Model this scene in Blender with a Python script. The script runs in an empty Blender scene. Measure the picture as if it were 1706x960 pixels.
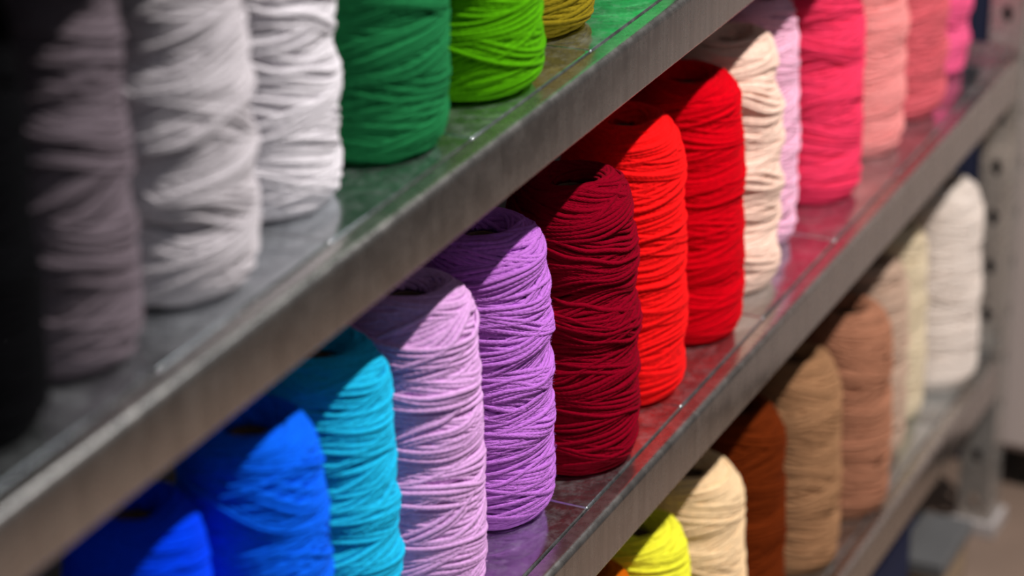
import bpy, bmesh, math, random
import numpy as np
from mathutils import Vector, Matrix

# ------------------------------------------------------------------ frame of reference
# "units" are multiples of the camera's distance to the rack front; K turns them into metres.
K = 0.72
FL = -2.20                       # floor, in units below the camera
def W(x, y, z):                  # units -> world metres (x along the rack, y into it)
    return Vector((x*K, y*K, (z-FL)*K))

Z1, Z2, Z3 = -0.8769, -1.3789, -1.8822      # tops of the three shelves in view
Z0 = Z1 + 0.415                              # the shelf above the frame
LIPW, LIPH = 0.0225, 0.0637
XEND = 3.996
STEP = 0.26722
XBEG = XEND - 11*STEP
DEPTH = 0.56

sc = bpy.context.scene
COL = sc.collection

# ------------------------------------------------------------------ camera
cd = bpy.data.cameras.new('camera')
cam = bpy.data.objects.new('camera', cd)
COL.objects.link(cam)
sc.camera = cam
F_PX, PITCH, YAW, ROLL = 4687.46, 0.409301, 1.136922, -0.003521
fw = Vector((math.sin(YAW)*math.cos(PITCH), math.cos(YAW)*math.cos(PITCH), -math.sin(PITCH)))
rt = Vector((math.cos(YAW), -math.sin(YAW), 0))
up = rt.cross(fw)
r2 = rt*math.cos(ROLL) + up*math.sin(ROLL)
u2 = -rt*math.sin(ROLL) + up*math.cos(ROLL)
m3 = Matrix((r2, u2, -fw)).transposed()
cam.matrix_world = Matrix.Translation(W(0, -1, 0)) @ m3.to_4x4()
cd.sensor_fit = 'HORIZONTAL'
cd.sensor_width = 36
cd.lens = F_PX/1706*36
cd.clip_start = 0.05
cd.dof.use_dof = True
cd.dof.focus_distance = 2.86*K
cd.dof.aperture_fstop = 3.5
cd.dof.aperture_blades = 9

# ------------------------------------------------------------------ world, lights, exposure
wd = bpy.data.worlds.new('world')
sc.world = wd
wd.use_nodes = True
bg = wd.node_tree.nodes['Background']
bg.inputs[0].default_value = (0.86, 0.93, 1.02, 1)
bg.inputs[1].default_value = 0.13
sc.view_settings.view_transform = 'Standard'
sc.view_settings.look = 'None'
sc.view_settings.gamma = 1
sc.view_settings.use_curve_mapping = False
sc.view_settings.exposure = 0.0

SPOT_E = 372.0
def spot(name, x, y, z, energy, col, rad, target, size=1.3):
    l = bpy.data.lights.new(name, 'SPOT')
    l.energy = energy; l.color = col; l.shadow_soft_size = rad
    l.spot_size = size; l.spot_blend = 0.8
    o = bpy.data.objects.new(name, l); COL.objects.link(o)
    o.location = W(x, y, z)
    o.rotation_euler = (W(*target)-W(x, y, z)).to_track_quat('-Z', 'Y').to_euler()
    return o
spot('ceiling_spot', 2.55, -1.67, Z1-LIPH+2.85, SPOT_E, (1.0, 0.95, 0.90), 0.022, (2.6, 0.05, -1.2))

# added long area light over the aisle: rail-lip highlight and soft fill
al = bpy.data.lights.new('added_lip_highlight', 'AREA')
al.shape = 'RECTANGLE'; al.size = 4.2; al.size_y = 0.40; al.energy = 18.0; al.color = (0.88, 0.93, 1.0)
ao = bpy.data.objects.new('added_lip_highlight', al); COL.objects.link(ao)
ao.location = W(2.4, -1.25, 2.0)

# ------------------------------------------------------------------ small helpers
def tag(o, label=None, cat=None, group=None, kind=None):
    if label: o['label'] = label
    if cat: o['category'] = cat
    if group: o['group'] = group
    if kind: o['kind'] = kind
    return o

def empty(name, loc, rz=0.0):
    o = bpy.data.objects.new(name, None); COL.objects.link(o)
    o.empty_display_size = 0.02
    o.location = loc; o.rotation_euler = (0, 0, rz)
    return o

def link_mesh(name, me, mat, parent=None):
    if mat is not None: me.materials.append(mat)
    o = bpy.data.objects.new(name, me); COL.objects.link(o)
    if parent is not None: o.parent = parent
    return o

def from_bm(name, bm, mat, parent=None, smooth=False):
    me = bpy.data.meshes.new(name)
    bmesh.ops.recalc_face_normals(bm, faces=bm.faces)
    bm.to_mesh(me); bm.free()
    if smooth:
        for p in me.polygons: p.use_smooth = True
    return link_mesh(name, me, mat, parent)

def from_np(name, V, Q, mat, parent=None, uv=None, smooth=True):
    me = bpy.data.meshes.new(name)
    nv, nq = len(V), len(Q)
    me.vertices.add(nv); me.vertices.foreach_set('co', np.ascontiguousarray(V, np.float32).ravel())
    me.loops.add(nq*4); me.loops.foreach_set('vertex_index', np.ascontiguousarray(Q, np.int32).ravel())
    me.polygons.add(nq)
    me.polygons.foreach_set('loop_start', np.arange(0, nq*4, 4, dtype=np.int32))
    me.update(calc_edges=True)
    me.polygons.foreach_set('use_smooth', np.full(nq, smooth))
    if uv is not None:
        l = me.uv_layers.new(name='UVMap')
        l.data.foreach_set('uv', np.ascontiguousarray(uv[Q.ravel()], np.float32).ravel())
    me.validate()
    return link_mesh(name, me, mat, parent)

def add_box(bm, lo, hi, bevel=0.0, seg=2):
    v = [bm.verts.new((x, y, z)) for x in (lo[0], hi[0]) for y in (lo[1], hi[1]) for z in (lo[2], hi[2])]
    idx = [(0,1,3,2),(4,6,7,5),(0,4,5,1),(2,3,7,6),(0,2,6,4),(1,5,7,3)]
    fs = [bm.faces.new([v[i] for i in f]) for f in idx]
    if bevel > 0:
        es = list({e for f in fs for e in f.edges})
        bmesh.ops.bevel(bm, geom=es, offset=bevel, segments=seg, profile=0.5, affect='EDGES')

def add_extrusion(bm, prof, x0, x1):
    """closed (y,z) outline swept along x"""
    a = [bm.verts.new((x0, y, z)) for y, z in prof]
    b = [bm.verts.new((x1, y, z)) for y, z in prof]
    n = len(prof)
    for i in range(n):
        j = (i+1) % n
        bm.faces.new((a[i], a[j], b[j], b[i]))
    bm.faces.new(a); bm.faces.new(list(reversed(b)))

def add_lathe(bm, prof, n=48, c=(0, 0)):
    rings = []
    for r, z in prof:
        rings.append([bm.verts.new((c[0]+r*math.cos(2*math.pi*k/n), c[1]+r*math.sin(2*math.pi*k/n), z)) for k in range(n)])
    for a, b in zip(rings[:-1], rings[1:]):
        for k in range(n):
            j = (k+1) % n
            bm.faces.new((a[k], a[j], b[j], b[k]))
    return rings

def arc(cx, cz, r, a0, a1, n):
    return [(cx+r*math.cos(math.radians(a0+(a1-a0)*i/n)), cz+r*math.sin(math.radians(a0+(a1-a0)*i/n))) for i in range(n+1)]

# ------------------------------------------------------------------ materials
def new_mat(name):
    m = bpy.data.materials.new(name); m.use_nodes = True
    nt = m.node_tree; b = nt.nodes['Principled BSDF']
    return m, nt, b
def nd(nt, t, **kw):
    n = nt.nodes.new(t)
    for k, v in kw.items(): setattr(n, k, v)
    return n
def s2l(c):
    return tuple((v/12.92 if v <= 0.04045 else ((v+0.055)/1.055)**2.4) for v in (x/255 for x in c))

def metal(name, base, rough, streak=(60, 60, 3), contrast=0.3, metallic=1.0, smudge=True, bump=0.02, dust=0.0):
    m, nt, b = new_mat(name)
    tc = nd(nt, 'ShaderNodeTexCoord')
    mp = nd(nt, 'ShaderNodeMapping'); mp.inputs['Scale'].default_value = streak
    nt.links.new(tc.outputs['Object'], mp.inputs[0])
    n1 = nd(nt, 'ShaderNodeTexNoise'); n1.inputs['Scale'].default_value = 1.0; n1.inputs['Detail'].default_value = 6
    nt.links.new(mp.outputs[0], n1.inputs[0])
    n2 = nd(nt, 'ShaderNodeTexNoise'); n2.inputs['Scale'].default_value = 38; n2.inputs['Detail'].default_value = 7; n2.inputs['Roughness'].default_value = 0.7
    nt.links.new(tc.outputs['Object'], n2.inputs[0])
    mix = nd(nt, 'ShaderNodeMath', operation='ADD')
    nt.links.new(n1.outputs[0], mix.inputs[0]); nt.links.new(n2.outputs[0], mix.inputs[1])
    cr = nd(nt, 'ShaderNodeMapRange')
    cr.inputs[1].default_value = 0.6; cr.inputs[2].default_value = 1.4
    cr.inputs[3].default_value = 1-contrast; cr.inputs[4].default_value = 1+contrast
    nt.links.new(mix.outputs[0], cr.inputs[0])
    mul = nd(nt, 'ShaderNodeMixRGB', blend_type='MULTIPLY'); mul.inputs[0].default_value = 1
    mul.inputs[1].default_value = (*base, 1)
    nt.links.new(cr.outputs[0], mul.inputs[2])
    nt.links.new(mul.outputs[0], b.inputs['Base Color'])
    rr = nd(nt, 'ShaderNodeMapRange')
    rr.inputs[1].default_value = 0.40; rr.inputs[2].default_value = 0.72
    rr.inputs[3].default_value = rough*0.8; rr.inputs[4].default_value = min(1, rough*(1.9 if smudge else 1.2))
    nt.links.new(n2.outputs[0], rr.inputs[0]); nt.links.new(rr.outputs[0], b.inputs['Roughness'])
    b.inputs['Metallic'].default_value = metallic
    if dust > 0:                                 # pale scuffs and dust: patches that are not mirror-like
        n4 = nd(nt, 'ShaderNodeTexNoise'); n4.inputs['Scale'].default_value = 55; n4.inputs['Detail'].default_value = 10; n4.inputs['Roughness'].default_value = 0.82
        nt.links.new(tc.outputs['Object'], n4.inputs[0])
        dm = nd(nt, 'ShaderNodeMapRange'); dm.inputs[1].default_value = 0.47; dm.inputs[2].default_value = 0.72
        dm.inputs[3].default_value = metallic; dm.inputs[4].default_value = metallic-dust
        nt.links.new(n4.outputs[0], dm.inputs[0]); nt.links.new(dm.outputs[0], b.inputs['Metallic'])
    bp = nd(nt, 'ShaderNodeBump'); bp.inputs['Strength'].default_value = bump; bp.inputs['Distance'].default_value = 0.001
    nt.links.new(mix.outputs[0], bp.inputs['Height']); nt.links.new(bp.outputs[0], b.inputs['Normal'])
    return m

def plain(name, col, rough=0.6, var=0.12, scale=12, metallic=0.0, bump=0.1):
    m, nt, b = new_mat(name)
    tc = nd(nt, 'ShaderNodeTexCoord')
    n = nd(nt, 'ShaderNodeTexNoise'); n.inputs['Scale'].default_value = scale; n.inputs['Detail'].default_value = 6
    nt.links.new(tc.outputs['Object'], n.inputs[0])
    cr = nd(nt, 'ShaderNodeMapRange'); cr.inputs[1].default_value = 0.3; cr.inputs[2].default_value = 0.7
    cr.inputs[3].default_value = 1-var; cr.inputs[4].default_value = 1+var
    nt.links.new(n.outputs[0], cr.inputs[0])
    mul = nd(nt, 'ShaderNodeMixRGB', blend_type='MULTIPLY'); mul.inputs[0].default_value = 1
    mul.inputs[1].default_value = (*col, 1); nt.links.new(cr.outputs[0], mul.inputs[2])
    nt.links.new(mul.outputs[0], b.inputs['Base Color'])
    b.inputs['Roughness'].default_value = rough; b.inputs['Metallic'].default_value = metallic
    if bump:
        bp = nd(nt, 'ShaderNodeBump'); bp.inputs['Strength'].default_value = bump; bp.inputs['Distance'].default_value = 0.002
        nt.links.new(n.outputs[0], bp.inputs['Height']); nt.links.new(bp.outputs[0], b.inputs['Normal'])
    return m

def yarn_mat(name, rgb, gain=1.0):
    """plied wool: diagonal ply stripes along the strand (UV), fine fibre noise, soft sheen"""
    m, nt, b = new_mat(name)
    col = tuple(min(0.92, c*gain) for c in s2l(rgb))
    uv = nd(nt, 'ShaderNodeUVMap'); uv.uv_map = 'UVMap'
    sep = nd(nt, 'ShaderNodeSeparateXYZ'); nt.links.new(uv.outputs[0], sep.inputs[0])
    a = nd(nt, 'ShaderNodeMath', operation='MULTIPLY'); a.inputs[1].default_value = 2*math.pi/0.0042
    nt.links.new(sep.outputs[0], a.inputs[0])
    c = nd(nt, 'ShaderNodeMath', operation='MULTIPLY'); c.inputs[1].default_value = 4*math.pi
    nt.links.new(sep.outputs[1], c.inputs[0])
    ad = nd(nt, 'ShaderNodeMath', operation='ADD'); nt.links.new(a.outputs[0], ad.inputs[0]); nt.links.new(c.outputs[0], ad.inputs[1])
    sn = nd(nt, 'ShaderNodeMath', operation='SINE'); nt.links.new(ad.outputs[0], sn.inputs[0])
    tc = nd(nt, 'ShaderNodeTexCoord')
    n = nd(nt, 'ShaderNodeTexNoise'); n.inputs['Scale'].default_value = 1400; n.inputs['Detail'].default_value = 3
    nt.links.new(tc.outputs['Object'], n.inputs[0])
    h = nd(nt, 'ShaderNodeMath', operation='MULTIPLY_ADD'); h.inputs[1].default_value = 0.22
    nt.links.new(sn.outputs[0], h.inputs[0]); nt.links.new(n.outputs[0], h.inputs[2])
    bp = nd(nt, 'ShaderNodeBump'); bp.inputs['Strength'].default_value = 0.75; bp.inputs['Distance'].default_value = 0.0006
    nt.links.new(h.outputs[0], bp.inputs['Height']); nt.links.new(bp.outputs[0], b.inputs['Normal'])
    n3 = nd(nt, 'ShaderNodeTexNoise'); n3.inputs['Scale'].default_value = 260; n3.inputs['Detail'].default_value = 4
    nt.links.new(tc.outputs['Object'], n3.inputs[0])
    cr = nd(nt, 'ShaderNodeMapRange'); cr.inputs[1].default_value = 0.3; cr.inputs[2].default_value = 0.7
    cr.inputs[3].default_value = 0.88; cr.inputs[4].default_value = 1.1
    nt.links.new(n3.outputs[0], cr.inputs[0])
    mul = nd(nt, 'ShaderNodeMixRGB', blend_type='MULTIPLY'); mul.inputs[0].default_value = 1
    mul.inputs[1].default_value = (*col, 1); nt.links.new(cr.outputs[0], mul.inputs[2])
    nt.links.new(mul.outputs[0], b.inputs['Base Color'])
    b.inputs['Roughness'].default_value = 0.95
    b.inputs['Specular IOR Level'].default_value = 0.04
    b.inputs['Sheen Weight'].default_value = 0.05*min(1.0, 2.5*max(col))
    b.inputs['Sheen Roughness'].default_value = 0.4
    b.inputs['Sheen Tint'].default_value = (*[min(1, 0.3+0.7*v/max(max(col), 1e-3)) for v in col], 1)
    return m

M_PLATE = metal('galvanised_plate', (0.57, 0.60, 0.615), 0.135, streak=(14, 90, 14), contrast=0.2, metallic=0.98, dust=0.13)
M_RAIL = metal('rail_steel', (0.54, 0.515, 0.49), 0.29, streak=(190, 190, 6), contrast=0.26, metallic=0.97, bump=0.03, smudge=False)
M_POST = metal('post_steel', (0.46, 0.43, 0.40), 0.27, streak=(60, 60, 6), contrast=0.12, metallic=0.65)
M_FOOT = plain('foot_plastic', (0.42, 0.38, 0.37), 0.45)
M_CORE = plain('cardboard_core', (0.15, 0.085, 0.05), 0.9, 0.2, 60)
M_FLOOR = plain('floor_vinyl', (0.20, 0.138, 0.105), 0.55, 0.12, 5)
M_WALL = plain('wall_paint', (0.20, 0.19, 0.18), 0.8, 0.05, 3)
M_FARWALL = plain('far_wall_paint', (0.30, 0.27, 0.25), 0.8, 0.05, 3)
M_CAB = plain('cabinet_laminate', (0.56, 0.465, 0.43), 0.5, 0.04, 4)
M_DARK = plain('dark_plinth', (0.02, 0.016, 0.013), 0.7)
M_NAVYB = plain('navy_plastic', (0.0012, 0.006, 0.045), 0.9, 0.1, 10)
M_GREYB = plain('grey_plastic', (0.11, 0.11, 0.112), 0.4, 0.1, 10)
M_TAN = plain('tan_board', (0.36, 0.26, 0.17), 0.7, 0.1, 20)
M_NAVY = plain('navy_cloth', (0.012, 0.016, 0.05), 0.9, 0.15, 80)

# ------------------------------------------------------------------ room shell
def room_box(name, lo, hi, mat):
    bm = bmesh.new(); add_box(bm, W(*lo), W(*hi))
    return tag(from_bm(name, bm, mat), kind='structure')
room_box('floor', (-1.6, -3.6, FL-0.08), (6.2, 0.86, FL), M_FLOOR)
room_box('wall_back', (-1.6, 0.80, FL), (6.2, 0.86, 1.9), M_WALL)
room_box('wall_right', (6.12, -3.6, FL), (6.2, 0.80, 1.9), M_FARWALL)

# ------------------------------------------------------------------ the rack
rack = empty('shelving_rack', W(XBEG, 0, FL))
tag(rack, 'long bolted steel shelving rack with grey metal shelves that carries all the yarn cones', 'shelving rack')
rl = rack.location
def rel(x, y, z): return W(x, y, z) - rl

def rail(z, back=False):
    t = 0.0026; ro = 0.0075; ri = 0.004
    yb, zb = LIPW-0.0010, -LIPH
    out = [(yb, -0.012), (yb, -0.0015), (yb-0.0015, 0)]
    out += arc(ro, -ro, ro, 90, 180, 7)
    out += arc(ri, zb+ri, ri, 180, 270, 4)
    out += [(0.016, zb), (0.016, zb+t)]
    out += arc(ri+0.0004, zb+ri, ri-t+0.0004, 270, 180, 3)
    out += arc(ro, -ro, ro-t, 180, 90, 5)
    out += [(yb-t, -t), (yb-t, -0.012)]
    pts = []
    for y, zz in out:
        yy = DEPTH - y if back else y
        p = rel(0, yy, z+zz); pts.append((p.y, p.z))
    bm = bmesh.new()
    add_extrusion(bm, pts, rel(XBEG-0.01, 0, 0).x, rel(XEND-0.004, 0, 0).x)
    o = from_bm('back_rail' if back else 'front_rail', bm, M_RAIL, rack)
    for p in o.data.polygons: p.use_smooth = True
    o.data.set_sharp_from_angle(angle=math.radians(32))
    return o

def panel(k, z):
    """one shelf panel: shallow tray with rounded, folded-down edges"""
    bm = bmesh.new()
    x0, x1 = XBEG+k*STEP+0.0006, XBEG+(k+1)*STEP-0.0006
    a, b = rel(x0, LIPW+0.0006, z-0.026), rel(x1, DEPTH-LIPW-0.0006, z)
    add_box(bm, a, b, bevel=0.0017, seg=3)
    o = from_bm('shelf_panel', bm, M_PLATE, rack)
    for p in o.data.polygons: p.use_smooth = True
    o.data.set_sharp_from_angle(angle=math.radians(50))

for z in (Z0, Z1, Z2, Z3):
    rail(z); rail(z, True)
    for k in range(11): panel(k, z)
    for xa, xb in ((XEND+0.001, XEND+0.0045), (XBEG-0.0145, XBEG-0.011)):
        bm = bmesh.new()
        add_box(bm, rel(xa, 0.006, z-LIPH), rel(xb, DEPTH-0.006, z+0.016), bevel=0.0008)
        from_bm('end_beam', bm, M_RAIL, rack)

def perforated(bm, width, zlist, pitch, hw, hh, thick, fr):
    """vertical strip with a rounded slot at each z in zlist; fr maps (u, d, z) -> point"""
    n = 16
    def ringpts(zc):
        inner, outer = [], []
        for i in range(n):
            a = 2*math.pi*i/n
            ca, sa = math.cos(a), math.sin(a)
            inner.append((width*0.5+hw*ca, zc+hh*sa))
            s = 1/max(abs(ca)/(width*0.5), abs(sa)/(pitch*0.5))
            outer.append((width*0.5+ca*s, zc+sa*s))
        # put the outer points that sit next to the corners exactly on the corners
        for i in range(n):
            u, zz = outer[i]
            if i % 4 == 2:
                outer[i] = (0.0 if u < width*0.5 else width, zc-pitch*0.5 if zz < zc else zc+pitch*0.5)
        return inner, outer
    for zc in zlist:
        inn, out = ringpts(zc)
        L = []
        for d in (0, thick):
            L.append(([bm.verts.new(fr(u, d, z)) for u, z in inn], [bm.verts.new(fr(u, d, z)) for u, z in out]))
        for i in range(n):
            j = (i+1) % n
            for I, O in L: bm.faces.new((I[i], I[j], O[j], O[i]))
            bm.faces.new((L[0][0][i], L[0][0][j], L[1][0][j], L[1][0][i]))
            bm.faces.new((L[0][1][i], L[0][1][j], L[1][1][j], L[1][1][i]))

def post(x, y, sx, sy):
    """slotted angle upright: one flange faces along the rack, the other faces the aisle"""
    bm = bmesh.new()
    t = 0.003; w = 0.052; pitch = 0.083
    zc = [-1.563 + pitch*i for i in range(-9, 18)]
    zc = [z for z in zc if z-pitch/2 > FL+0.002]
    perforated(bm, w, zc, pitch, 0.0075, 0.014, t, lambda u, d, z: rel(x+sx*d, y+sy*(u+0.003), z))
    perforated(bm, w, zc, pitch, 0.0075, 0.014, t, lambda u, d, z: rel(x+sx*(u+0.003), y+sy*d, z))
    lo, hi = zc[0]-pitch/2, zc[-1]+pitch/2
    ring = [(0.003, 0)] + [(0.003-0.003*math.sin(a), 0.003-0.003*math.cos(a)) for a in (0.4, 0.8, 1.2)] + [(0, 0.003), (0.003, 0.003)]
    A = [bm.verts.new(rel(x+sx*p, y+sy*q, lo)) for p, q in ring]
    B = [bm.verts.new(rel(x+sx*p, y+sy*q, hi)) for p, q in ring]
    for i in range(len(ring)):
        j = (i+1) % len(ring); bm.faces.new((A[i], A[j], B[j], B[i]))
    bm.faces.new(A); bm.faces.new(B)
    bmesh.ops.remove_doubles(bm, verts=bm.verts, dist=1e-6)
    o = from_bm('upright_post', bm, M_POST, rack)
    # plastic foot: L-shaped shoe with a raised rim
    f = bmesh.new()
    def P(p, q, z): return rel(x+sx*p, y+sy*q, z)
    def bx(p0, q0, p1, q1, z0, z1):
        a, b = P(p0, q0, z0), P(p1, q1, z1)
        add_box(f, [min(a[i], b[i]) for i in range(3)], [max(a[i], b[i]) for i in range(3)], bevel=0.0012)
    bx(-0.012, -0.012, 0.065, 0.065, FL, lo-0.0005)
    bx(-0.012, -0.012, -0.001, 0.065, lo-0.003, lo+0.010)
    bx(-0.001, -0.012, 0.065, -0.001, lo-0.003, lo+0.010)
    from_bm('foot', f, M_FOOT, o)
post(XEND+0.006, -0.001, 1, 1)
post(XEND+0.006, DEPTH+0.001, 1, -1)
post(XBEG-0.016, -0.001, -1, 1)
post(XBEG-0.016, DEPTH+0.001, -1, -1)

# ------------------------------------------------------------------ yarn cones
PROF = np.array([(.60, .006), (.76, .002), (.86, .013), (.94, .036), (.985, .068), (1, .11), (1, .2), (.985, .4), (.96, .6), (.925, .8),
                 (.885, .89), (.83, .94), (.74, .972), (.62, .993), (.50, 1.0), (.38, .985), (.29, .955), (.26, .91)])
def smooth_prof(R, H):
    P = PROF*np.array([R, H])
    t = np.linspace(0, len(P)-1, 400); i = np.minimum(t.astype(int), len(P)-2); fr = (t-i)[:, None]
    q = P[i]*(1-fr)+P[i+1]*fr
    k = np.ones(13)/13
    q2 = np.stack([np.convolve(np.pad(q[:, c], 6, 'edge'), k, 'valid') for c in (0, 1)], 1)
    L = np.concatenate([[0], np.cumsum(np.hypot(*np.diff(q2, axis=0).T))])
    s = np.linspace(0, L[-1], 300)
    q3 = np.stack([np.interp(s, L, q2[:, c]) for c in (0, 1)], 1)
    d = np.gradient(q3, axis=0); d /= np.linalg.norm(d, axis=1)[:, None]
    nrm = np.stack([d[:, 1], -d[:, 0]], 1)
    return L[-1], q3, nrm

def fieldnoise(rng, n, fz, fa):
    """smooth random field over (s in 0..1, angle)"""
    w = [(rng.normal(), rng.uniform(*fz), int(rng.integers(fa[0], fa[1]+1)), rng.uniform(0, 6.28)) for _ in range(n)]
    nm = math.sqrt(sum(a*a for a, *_ in w))+1e-9
    return lambda s, ph: sum(a*np.sin(2*math.pi*f*s + k*ph + o) for a, f, k, o in w)/nm*1.2

def winding_mesh(seed, R, H, strand, lump, segs, sides, layers, parent, mat, fuzz=0):
    """many strands wound criss-cross round the cone, each a real tube, over a solid under-layer"""
    rng = np.random.default_rng(seed)
    L, prof, nrm = smooth_prof(R, H)
    S = np.linspace(0, 1, 300)
    lumpf = fieldnoise(rng, 9, (1.5, 9), (-2, 2)); wob = fieldnoise(rng, 8, (2, 7), (-3, 3)); wob2 = fieldnoise(rng, 8, (5, 16), (-5, 5))
    def at(s, ph, off):
        s = np.clip(s, 0, 1)
        r = np.interp(s, S, prof[:, 0]); z = np.interp(s, S, prof[:, 1])
        nr = np.interp(s, S, nrm[:, 0]); nz = np.interp(s, S, nrm[:, 1])
        edge = np.clip(np.minimum((s-0.10)/0.08, (0.93-s)/0.1), 0, 1)
        o = off + lump*R*lumpf(s, ph)*edge
        return (r+nr*o)*np.cos(ph), (r+nr*o)*np.sin(ph), z+nz*o
    V, Q, UV, base = [], [], [], 0
    # under-layer
    ns, na = 90, 72
    ss, pp = np.meshgrid(np.linspace(0, 1, ns), np.linspace(0, 2*math.pi, na, endpoint=False), indexing='ij')
    x, y, z = at(ss, pp, -1.75*strand)
    V.append(np.stack([x.ravel(), y.ravel(), z.ravel()], 1)); UV.append(np.stack([(pp*R).ravel(), ss.ravel()], 1))
    i, k = np.meshgrid(np.arange(ns-1), np.arange(na), indexing='ij'); k2 = (k+1) % na
    Q.append(np.stack([i*na+k, i*na+k2, (i+1)*na+k2, (i+1)*na+k], -1).reshape(-1, 4)); base = ns*na
    # strands
    r0 = strand*0.5
    tmean = 5.0
    per = L/(tmean*strand)                      # strands of one direction that just cover the surface
    N = int(2*per*layers)
    ph0 = rng.uniform(0, 6.28)
    lay = []
    gi = 0
    while len(lay) < N:                         # strands lie in ribbons of parallel neighbours
        g = int(rng.integers(2, 7))
        upw = 1 if gi % 2 == 0 else -1
        T = float(np.clip(rng.lognormal(math.log(4.6), 0.38), 2.2, 10.0))
        p0 = ph0 + gi*2.399963 + rng.normal()*0.25
        c, sk = 0.012*rng.normal(), rng.uniform(-0.02, 0.02)
        for q in range(g):
            lay.append((upw, T, p0 + upw*q*2*math.pi*T*strand*rng.normal(1.03, 0.10)/L, c+0.002*rng.normal(), sk))
        gi += 1
    N = len(lay)
    for j, (upw, T, pha, cc, sk) in enumerate(lay):
        n = int(segs*T)
        u = np.linspace(0, 1, n)
        s = 0.015 + 0.955*u + cc*np.sin(math.pi*u) + sk*np.sin(2*math.pi*u)
        ph = pha + upw*2*math.pi*T*u
        s = s + 0.010*wob(u, ph)*np.sin(math.pi*u) + 0.0035*wob2(u, ph)*np.sin(math.pi*u)
        lev = (j+1)/N
        off = -0.95*strand*(1-lev)**0.9 - r0*0.7 + 0.10*strand*rng.normal()
        off = off + 0.18*strand*np.sin(2*math.pi*rng.uniform(3, 6)*u*T/5 + rng.uniform(0, 6.28))
        x, y, z = at(s, ph, off)
        C = np.stack([x, y, z], 1)
        t = np.gradient(C, axis=0); t /= np.linalg.norm(t, axis=1)[:, None]+1e-12
        nr = np.interp(s, S, nrm[:, 0]); nz = np.interp(s, S, nrm[:, 1])
        nn = np.stack([nr*np.cos(ph), nr*np.sin(ph), nz], 1)
        nn -= (nn*t).sum(1)[:, None]*t; nn /= np.linalg.norm(nn, axis=1)[:, None]+1e-12
        bb = np.cross(t, nn)
        ds = np.concatenate([[0], np.cumsum(np.linalg.norm(np.diff(C, axis=0), axis=1))])
        rr = r0*(1+0.10*np.sin(ds/0.02+rng.uniform(0, 6)))*rng.uniform(0.9, 1.1)
        a = np.arange(sides)*2*math.pi/sides
        ring = C[:, None, :] + (np.cos(a)[None, :, None]*nn[:, None, :]*0.92 + np.sin(a)[None, :, None]*bb[:, None, :]*1.06)*rr[:, None, None]
        V.append(ring.reshape(-1, 3))
        UV.append(np.stack([np.repeat(ds, sides), np.tile(np.arange(sides)/sides, n)], 1))
        i, k = np.meshgrid(np.arange(n-1), np.arange(sides), indexing='ij'); k2 = (k+1) % sides
        Q.append((np.stack([i*sides+k, i*sides+k2, (i+1)*sides+k2, (i+1)*sides+k], -1)+base).reshape(-1, 4))
        base += n*sides
    if fuzz:                                     # loose fibres standing off the strands
        m = fuzz
        s = rng.uniform(0.08, 0.93, m); ph = rng.uniform(0, 2*math.pi, m)
        p0 = np.stack(at(s, ph, np.full(m, -0.1*strand)), 1)
        nr = np.interp(s, S, nrm[:, 0]); nz = np.interp(s, S, nrm[:, 1])
        nn = np.stack([nr*np.cos(ph), nr*np.sin(ph), nz], 1)
        d1 = nn*rng.uniform(0.2, 0.9, (m, 1)) + rng.normal(size=(m, 3))*0.6
        d2 = nn*rng.uniform(-0.4, 0.5, (m, 1)) + rng.normal(size=(m, 3))*0.8
        d1 /= np.linalg.norm(d1, axis=1)[:, None]; d2 /= np.linalg.norm(d2, axis=1)[:, None]
        ln = rng.uniform(0.0008, 0.0026, (m, 1))
        p1 = p0 + d1*ln*0.6; p2 = p1 + d2*ln*0.5
        wv = np.cross(d1, rng.normal(size=(m, 3))); wv *= 0.00007/(np.linalg.norm(wv, axis=1)[:, None]+1e-9)
        hv = np.stack([p0-wv, p0+wv, p1+wv*0.8, p1-wv*0.8, p2+wv*0.4, p2-wv*0.4], 1).reshape(-1, 3)
        b0 = base + 6*np.arange(m)
        V.append(hv); UV.append(np.zeros((6*m, 2)))
        Q.append(np.stack([b0, b0+1, b0+2, b0+3], 1)); Q.append(np.stack([b0+3, b0+2, b0+4, b0+5], 1))
        base += 6*m
    V = np.concatenate(V); Q = np.concatenate(Q); UV = np.concatenate(UV)
    V[:, 2] = np.maximum(V[:, 2], 0.0004)
    return from_np('yarn_winding', V, Q, mat, parent, UV)

def yarn_cone(x, y, z, rgb, label, group, R=0.075, H=0.325, strand=0.0052, lump=0.018, detail=1, gain=1.0, seed=0):
    o = empty('yarn_cone', W(x, y, z), 0)
    tag(o, label, 'yarn cone', group)
    mat = yarn_mat('yarn_'+str(seed), rgb, gain)
    segs, sides, layers = ((52, 7, 3.2), (40, 6, 2.8), (30, 5, 2.4))[detail]
    w = winding_mesh(seed, (R-0.0005)*K, H*K, strand*K, lump, segs, sides, layers, o, mat, (9000, 0, 0)[detail])
    # cardboard core: tapering tube, open at the top, its rim just above the yarn's inner edge
    bm = bmesh.new()
    r0, r1, h = 0.33*R*K, 0.255*R*K, (H*0.945)*K
    pr = [(r0-0.0015, 0.0005), (r0, 0.0005), (r1, h-0.001), (r1-0.0005, h), (r1-0.0016, h), (r1-0.002, h-0.001), (r0-0.0015, 0.0005)]
    add_lathe(bm, pr, 40)
    bmesh.ops.remove_doubles(bm, verts=bm.verts, dist=1e-6)
    from_bm('cardboard_core', bm, M_CORE, o, True)
    return o

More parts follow.
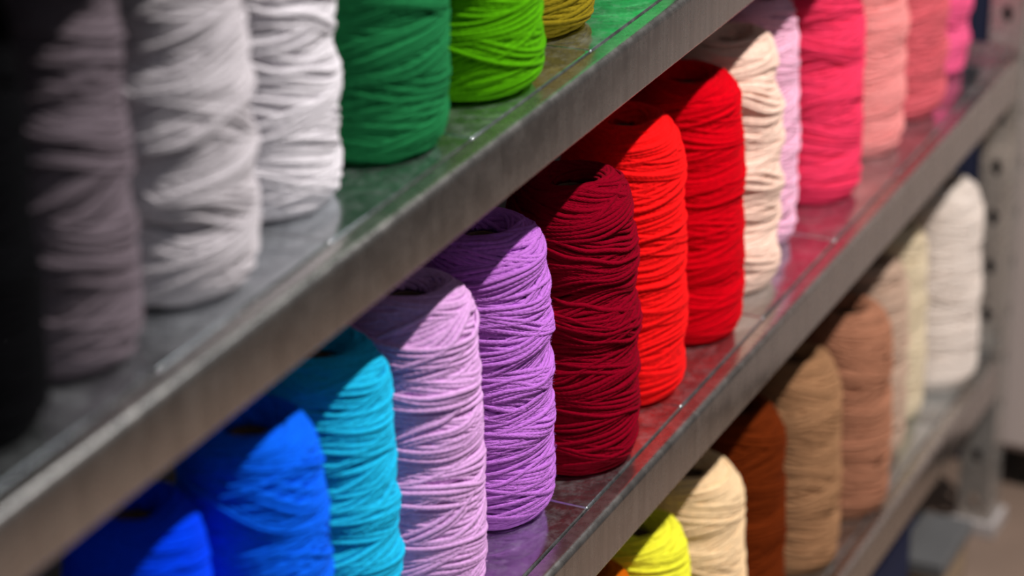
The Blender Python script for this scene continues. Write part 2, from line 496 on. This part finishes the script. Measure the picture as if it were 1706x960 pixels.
GT, GM, GB = 'yarn cones on the upper shelf', 'yarn cones on the middle shelf', 'yarn cones on the bottom shelf'
CONES = [
 # x, y, shelf z, colour, label, group, extras
 (1.452, .100, Z1, (6, 6, 8), 'black yarn cone at the far left end of the upper shelf', GT, dict(detail=1, strand=.0054, R=.0635, lump=.01)),
 (1.585, .105, Z1, (97, 87, 94), 'dark mauve grey yarn cone on the upper shelf beside the black cone', GT, dict(detail=1, strand=.006, R=.0635, lump=.01)),
 (1.737, .104, Z1, (182, 176, 181), 'light grey yarn cone on the upper shelf, between the mauve grey and the white cone', GT, dict(detail=1, strand=.005)),
 (1.918, .127, Z1, (206, 201, 207), 'white yarn cone on the upper shelf beside the dark green cone', GT, dict(detail=1, strand=.0056)),
 (2.079, .105, Z1, (29, 108, 61), 'dark green yarn cone on the upper shelf', GT, dict(detail=0)),
 (2.256, .093, Z1, (76, 150, 6), 'bright lime green yarn cone on the upper shelf', GT, dict(detail=0)),
 (2.441, .120, Z1, (126, 110, 22), 'olive yarn cone on the upper shelf, only its base in view', GT, dict(detail=0)),
 (2.625, .105, Z1, (48, 218, 110), 'mint green yarn cone on the upper shelf, reflected green in the metal', GT, dict(detail=0)),
 (1.690, .120, Z2, (0, 62, 235), 'royal blue yarn cone low in the left corner of the middle shelf', GM, dict(detail=1, H=.325, R=.066, lump=.01)),
 (1.826, .090, Z2, (10, 98, 238), 'azure blue yarn cone on the middle shelf beside the turquoise cone', GM, dict(detail=1, H=.347, R=.070, lump=.01)),
 (2.011, .125, Z2, (30, 180, 224), 'turquoise yarn cone on the middle shelf', GM, dict(detail=0, H=.33, R=.073)),
 (2.169, .115, Z2, (214, 162, 218), 'pale lavender yarn cone on the middle shelf, thick strands', GM, dict(detail=0, strand=.0054, H=.329)),
 (2.354, .124, Z2, (186, 112, 206), 'purple yarn cone on the middle shelf beside the dark red cone', GM, dict(detail=0, H=.320)),
 (2.505, .092, Z2, (128, 0, 26), 'dark burgundy red yarn cone on the middle shelf', GM, dict(detail=0, H=.324, strand=.0049)),
 (2.680, .107, Z2, (250, 22, 24), 'bright scarlet yarn cone on the middle shelf, just right of the burgundy cone', GM, dict(detail=0, H=.329)),
 (2.865, .105, Z2, (210, 0, 20), 'crimson red yarn cone on the middle shelf beside the peach cone', GM, dict(detail=0, H=.320, strand=.005, R=.0735)),
 (3.016, .112, Z2, (255, 210, 192), 'pale peach yarn cone on the middle shelf with a lumpy winding', GM, dict(detail=1, H=.322, lump=.035, strand=.0054, R=.072)),
 (3.162, .132, Z2, (244, 186, 213), 'pastel pink yarn cone half hidden between the peach and the raspberry pink cone', GM, dict(detail=2, R=.0635, lump=.012)),
 (3.347, .118, Z2, (244, 60, 100), 'raspberry pink yarn cone on the middle shelf', GM, dict(detail=1, R=.074)),
 (3.532, .119, Z2, (240, 150, 148), 'salmon pink yarn cone on the middle shelf', GM, dict(detail=2)),
 (3.699, .110, Z2, (218, 100, 110), 'dusty rose yarn cone on the middle shelf', GM, dict(detail=2)),
 (3.890, .131, Z2, (243, 98, 145), 'hot pink yarn cone at the far right end of the middle shelf', GM, dict(detail=2, lump=.03)),
 (2.540, .092, Z3, (205, 100, 5), 'orange yarn cone on the bottom shelf, barely showing at the lower edge', GB, dict(detail=1, R=.069, H=.34)),
 (2.687, .090, Z3, (255, 242, 62), 'bright yellow yarn cone on the bottom shelf', GB, dict(detail=1, H=.329)),
 (2.865, .090, Z3, (255, 212, 168), 'buttery cream yarn cone on the bottom shelf beside the yellow cone', GB, dict(detail=1, H=.323, strand=.0054)),
 (3.042, .100, Z3, (102, 39, 9), 'rust brown yarn cone on the bottom shelf', GB, dict(detail=1)),
 (3.251, .095, Z3, (165, 122, 88), 'khaki tan yarn cone on the bottom shelf, between the rust and the light brown cone', GB, dict(detail=2, H=.308)),
 (3.434, .082, Z3, (172, 118, 92), 'light brown yarn cone on the bottom shelf, its base end close to the rail', GB, dict(detail=2, H=.308)),
 (3.606, .105, Z3, (198, 168, 148), 'beige yarn cone on the bottom shelf, half hidden by the light brown cone', GB, dict(detail=2, H=.305, R=.067)),
 (3.742, .117, Z3, (226, 208, 178), 'ivory yarn cone on the bottom shelf, between the beige and the off white cone', GB, dict(detail=2, H=.31, R=.066)),
 (3.890, .085, Z3, (236, 222, 212), 'off white yarn cone at the far right end of the bottom shelf', GB, dict(detail=2, H=.331)),
]
for n, (x, y, z, rgb, lab, grp, ex) in enumerate(CONES):
    yarn_cone(x, y, z, rgb, lab, grp, seed=n+11, **ex)

# ------------------------------------------------------------------ things beyond and under the rack
def fabric_roll(name, x, y, r, h, mat, label):
    t = empty(name, W(x, y, FL)); tag(t, label, 'fabric roll', None)
    bm = bmesh.new()
    add_lathe(bm, [(0.35*r*K, 0.0), (0.96*r*K, 0.0), (r*K, 0.006), (r*K, h*K-0.006), (0.96*r*K, h*K), (0.35*r*K, h*K)], 40)
    # loose end of the cloth, a step running up the roll
    a0 = -2.3
    pts = [(1.0, a0-0.02), (1.05, a0), (1.05, a0+0.25), (1.0, a0+0.6)]
    lo = [bm.verts.new((q*r*K*math.cos(a), q*r*K*math.sin(a), 0.004)) for q, a in pts]
    hi = [bm.verts.new((q*r*K*math.cos(a), q*r*K*math.sin(a), h*K-0.004)) for q, a in pts]
    for i in range(3): bm.faces.new((lo[i], lo[i+1], hi[i+1], hi[i]))
    from_bm('cloth', bm, mat, t, True)
    bm = bmesh.new()
    add_lathe(bm, [(0.26*r*K, 0.0), (0.34*r*K, 0.0), (0.34*r*K, h*K+0.012), (0.26*r*K, h*K+0.012), (0.26*r*K, 0.0)], 24)
    from_bm('cardboard_tube', bm, M_CORE, t, True)
fabric_roll('fabric_roll', 4.30, .150, .062, 1.35, M_NAVY, 'dark navy roll of cloth standing on end just past the rack')

# cabinet at the end of the aisle
cab = empty('storage_cabinet', W(4.16, -0.3, FL))
tag(cab, 'pale pinkish grey cabinet on a dark plinth beyond the corner post', 'cabinet')
def crel(x, y, z): return W(x, y, z) - cab.location
bm = bmesh.new(); add_box(bm, crel(4.17, -0.66, FL+0.075), crel(4.56, 0.035, FL+1.35), bevel=0.003); from_bm('body', bm, M_CAB, cab)
bm = bmesh.new(); add_box(bm, crel(4.20, -0.63, FL), crel(4.54, 0.01, FL+0.075)); from_bm('plinth', bm, M_DARK, cab)
for k in range(2):
    bm = bmesh.new()
    add_box(bm, crel(4.157, -0.655+k*0.345, FL+0.09), crel(4.169, -0.315+k*0.345, FL+1.33), bevel=0.002)
    d = from_bm('door', bm, M_CAB, cab)
    bm = bmesh.new()
    yy = -0.335+k*0.04
    add_box(bm, crel(4.143, yy-0.008, FL+0.85), crel(4.157, yy+0.008, FL+1.02), bevel=0.003)
    from_bm('handle', bm, M_POST, d)

# crates on the floor under the bottom shelf
def crate(x0, x1, y0, y1, h, mat, rim_mat, label):
    t = empty('storage_crate', W((x0+x1)/2, (y0+y1)/2, FL)); tag(t, label, 'crate')
    def c(x, y, z): return W(x, y, z)-t.location
    w = 0.006
    bm = bmesh.new()
    add_box(bm, c(x0, y0, FL), c(x1, y1, FL+w), 0.001)
    for a, b in (((x0, y0), (x1, y0+w)), ((x0, y1-w), (x1, y1)), ((x0, y0), (x0+w, y1)), ((x1-w, y0), (x1, y1))):
        add_box(bm, c(*a, FL), c(*b, FL+h), 0.001)
    from_bm('body', bm, mat, t)
    bm = bmesh.new(); e = 0.007
    for a, b in (((x0-e, y0-e), (x1+e, y0+w)), ((x0-e, y1-w), (x1+e, y1+e)), ((x0-e, y0), (x0+w, y1)), ((x1-w, y0), (x1+e, y1))):
        add_box(bm, c(*a, FL+h-0.014), c(*b, FL+h), 0.002)
    from_bm('rim', bm, rim_mat, t)
    bm = bmesh.new(); add_box(bm, c(x0-e, y0-e, FL+h+0.0005), c(x1+e, y1+e, FL+h+0.010), 0.003); from_bm('lid', bm, rim_mat, t)
crate(3.42, 3.67, .035, .28, .19, M_NAVYB, M_NAVYB, 'navy blue plastic crate on the floor under the bottom shelf')
crate(3.72, 3.87, .0, .12, .08, M_TAN, M_GREYB, 'tan box with a grey lid on the floor near the foot of the corner post')
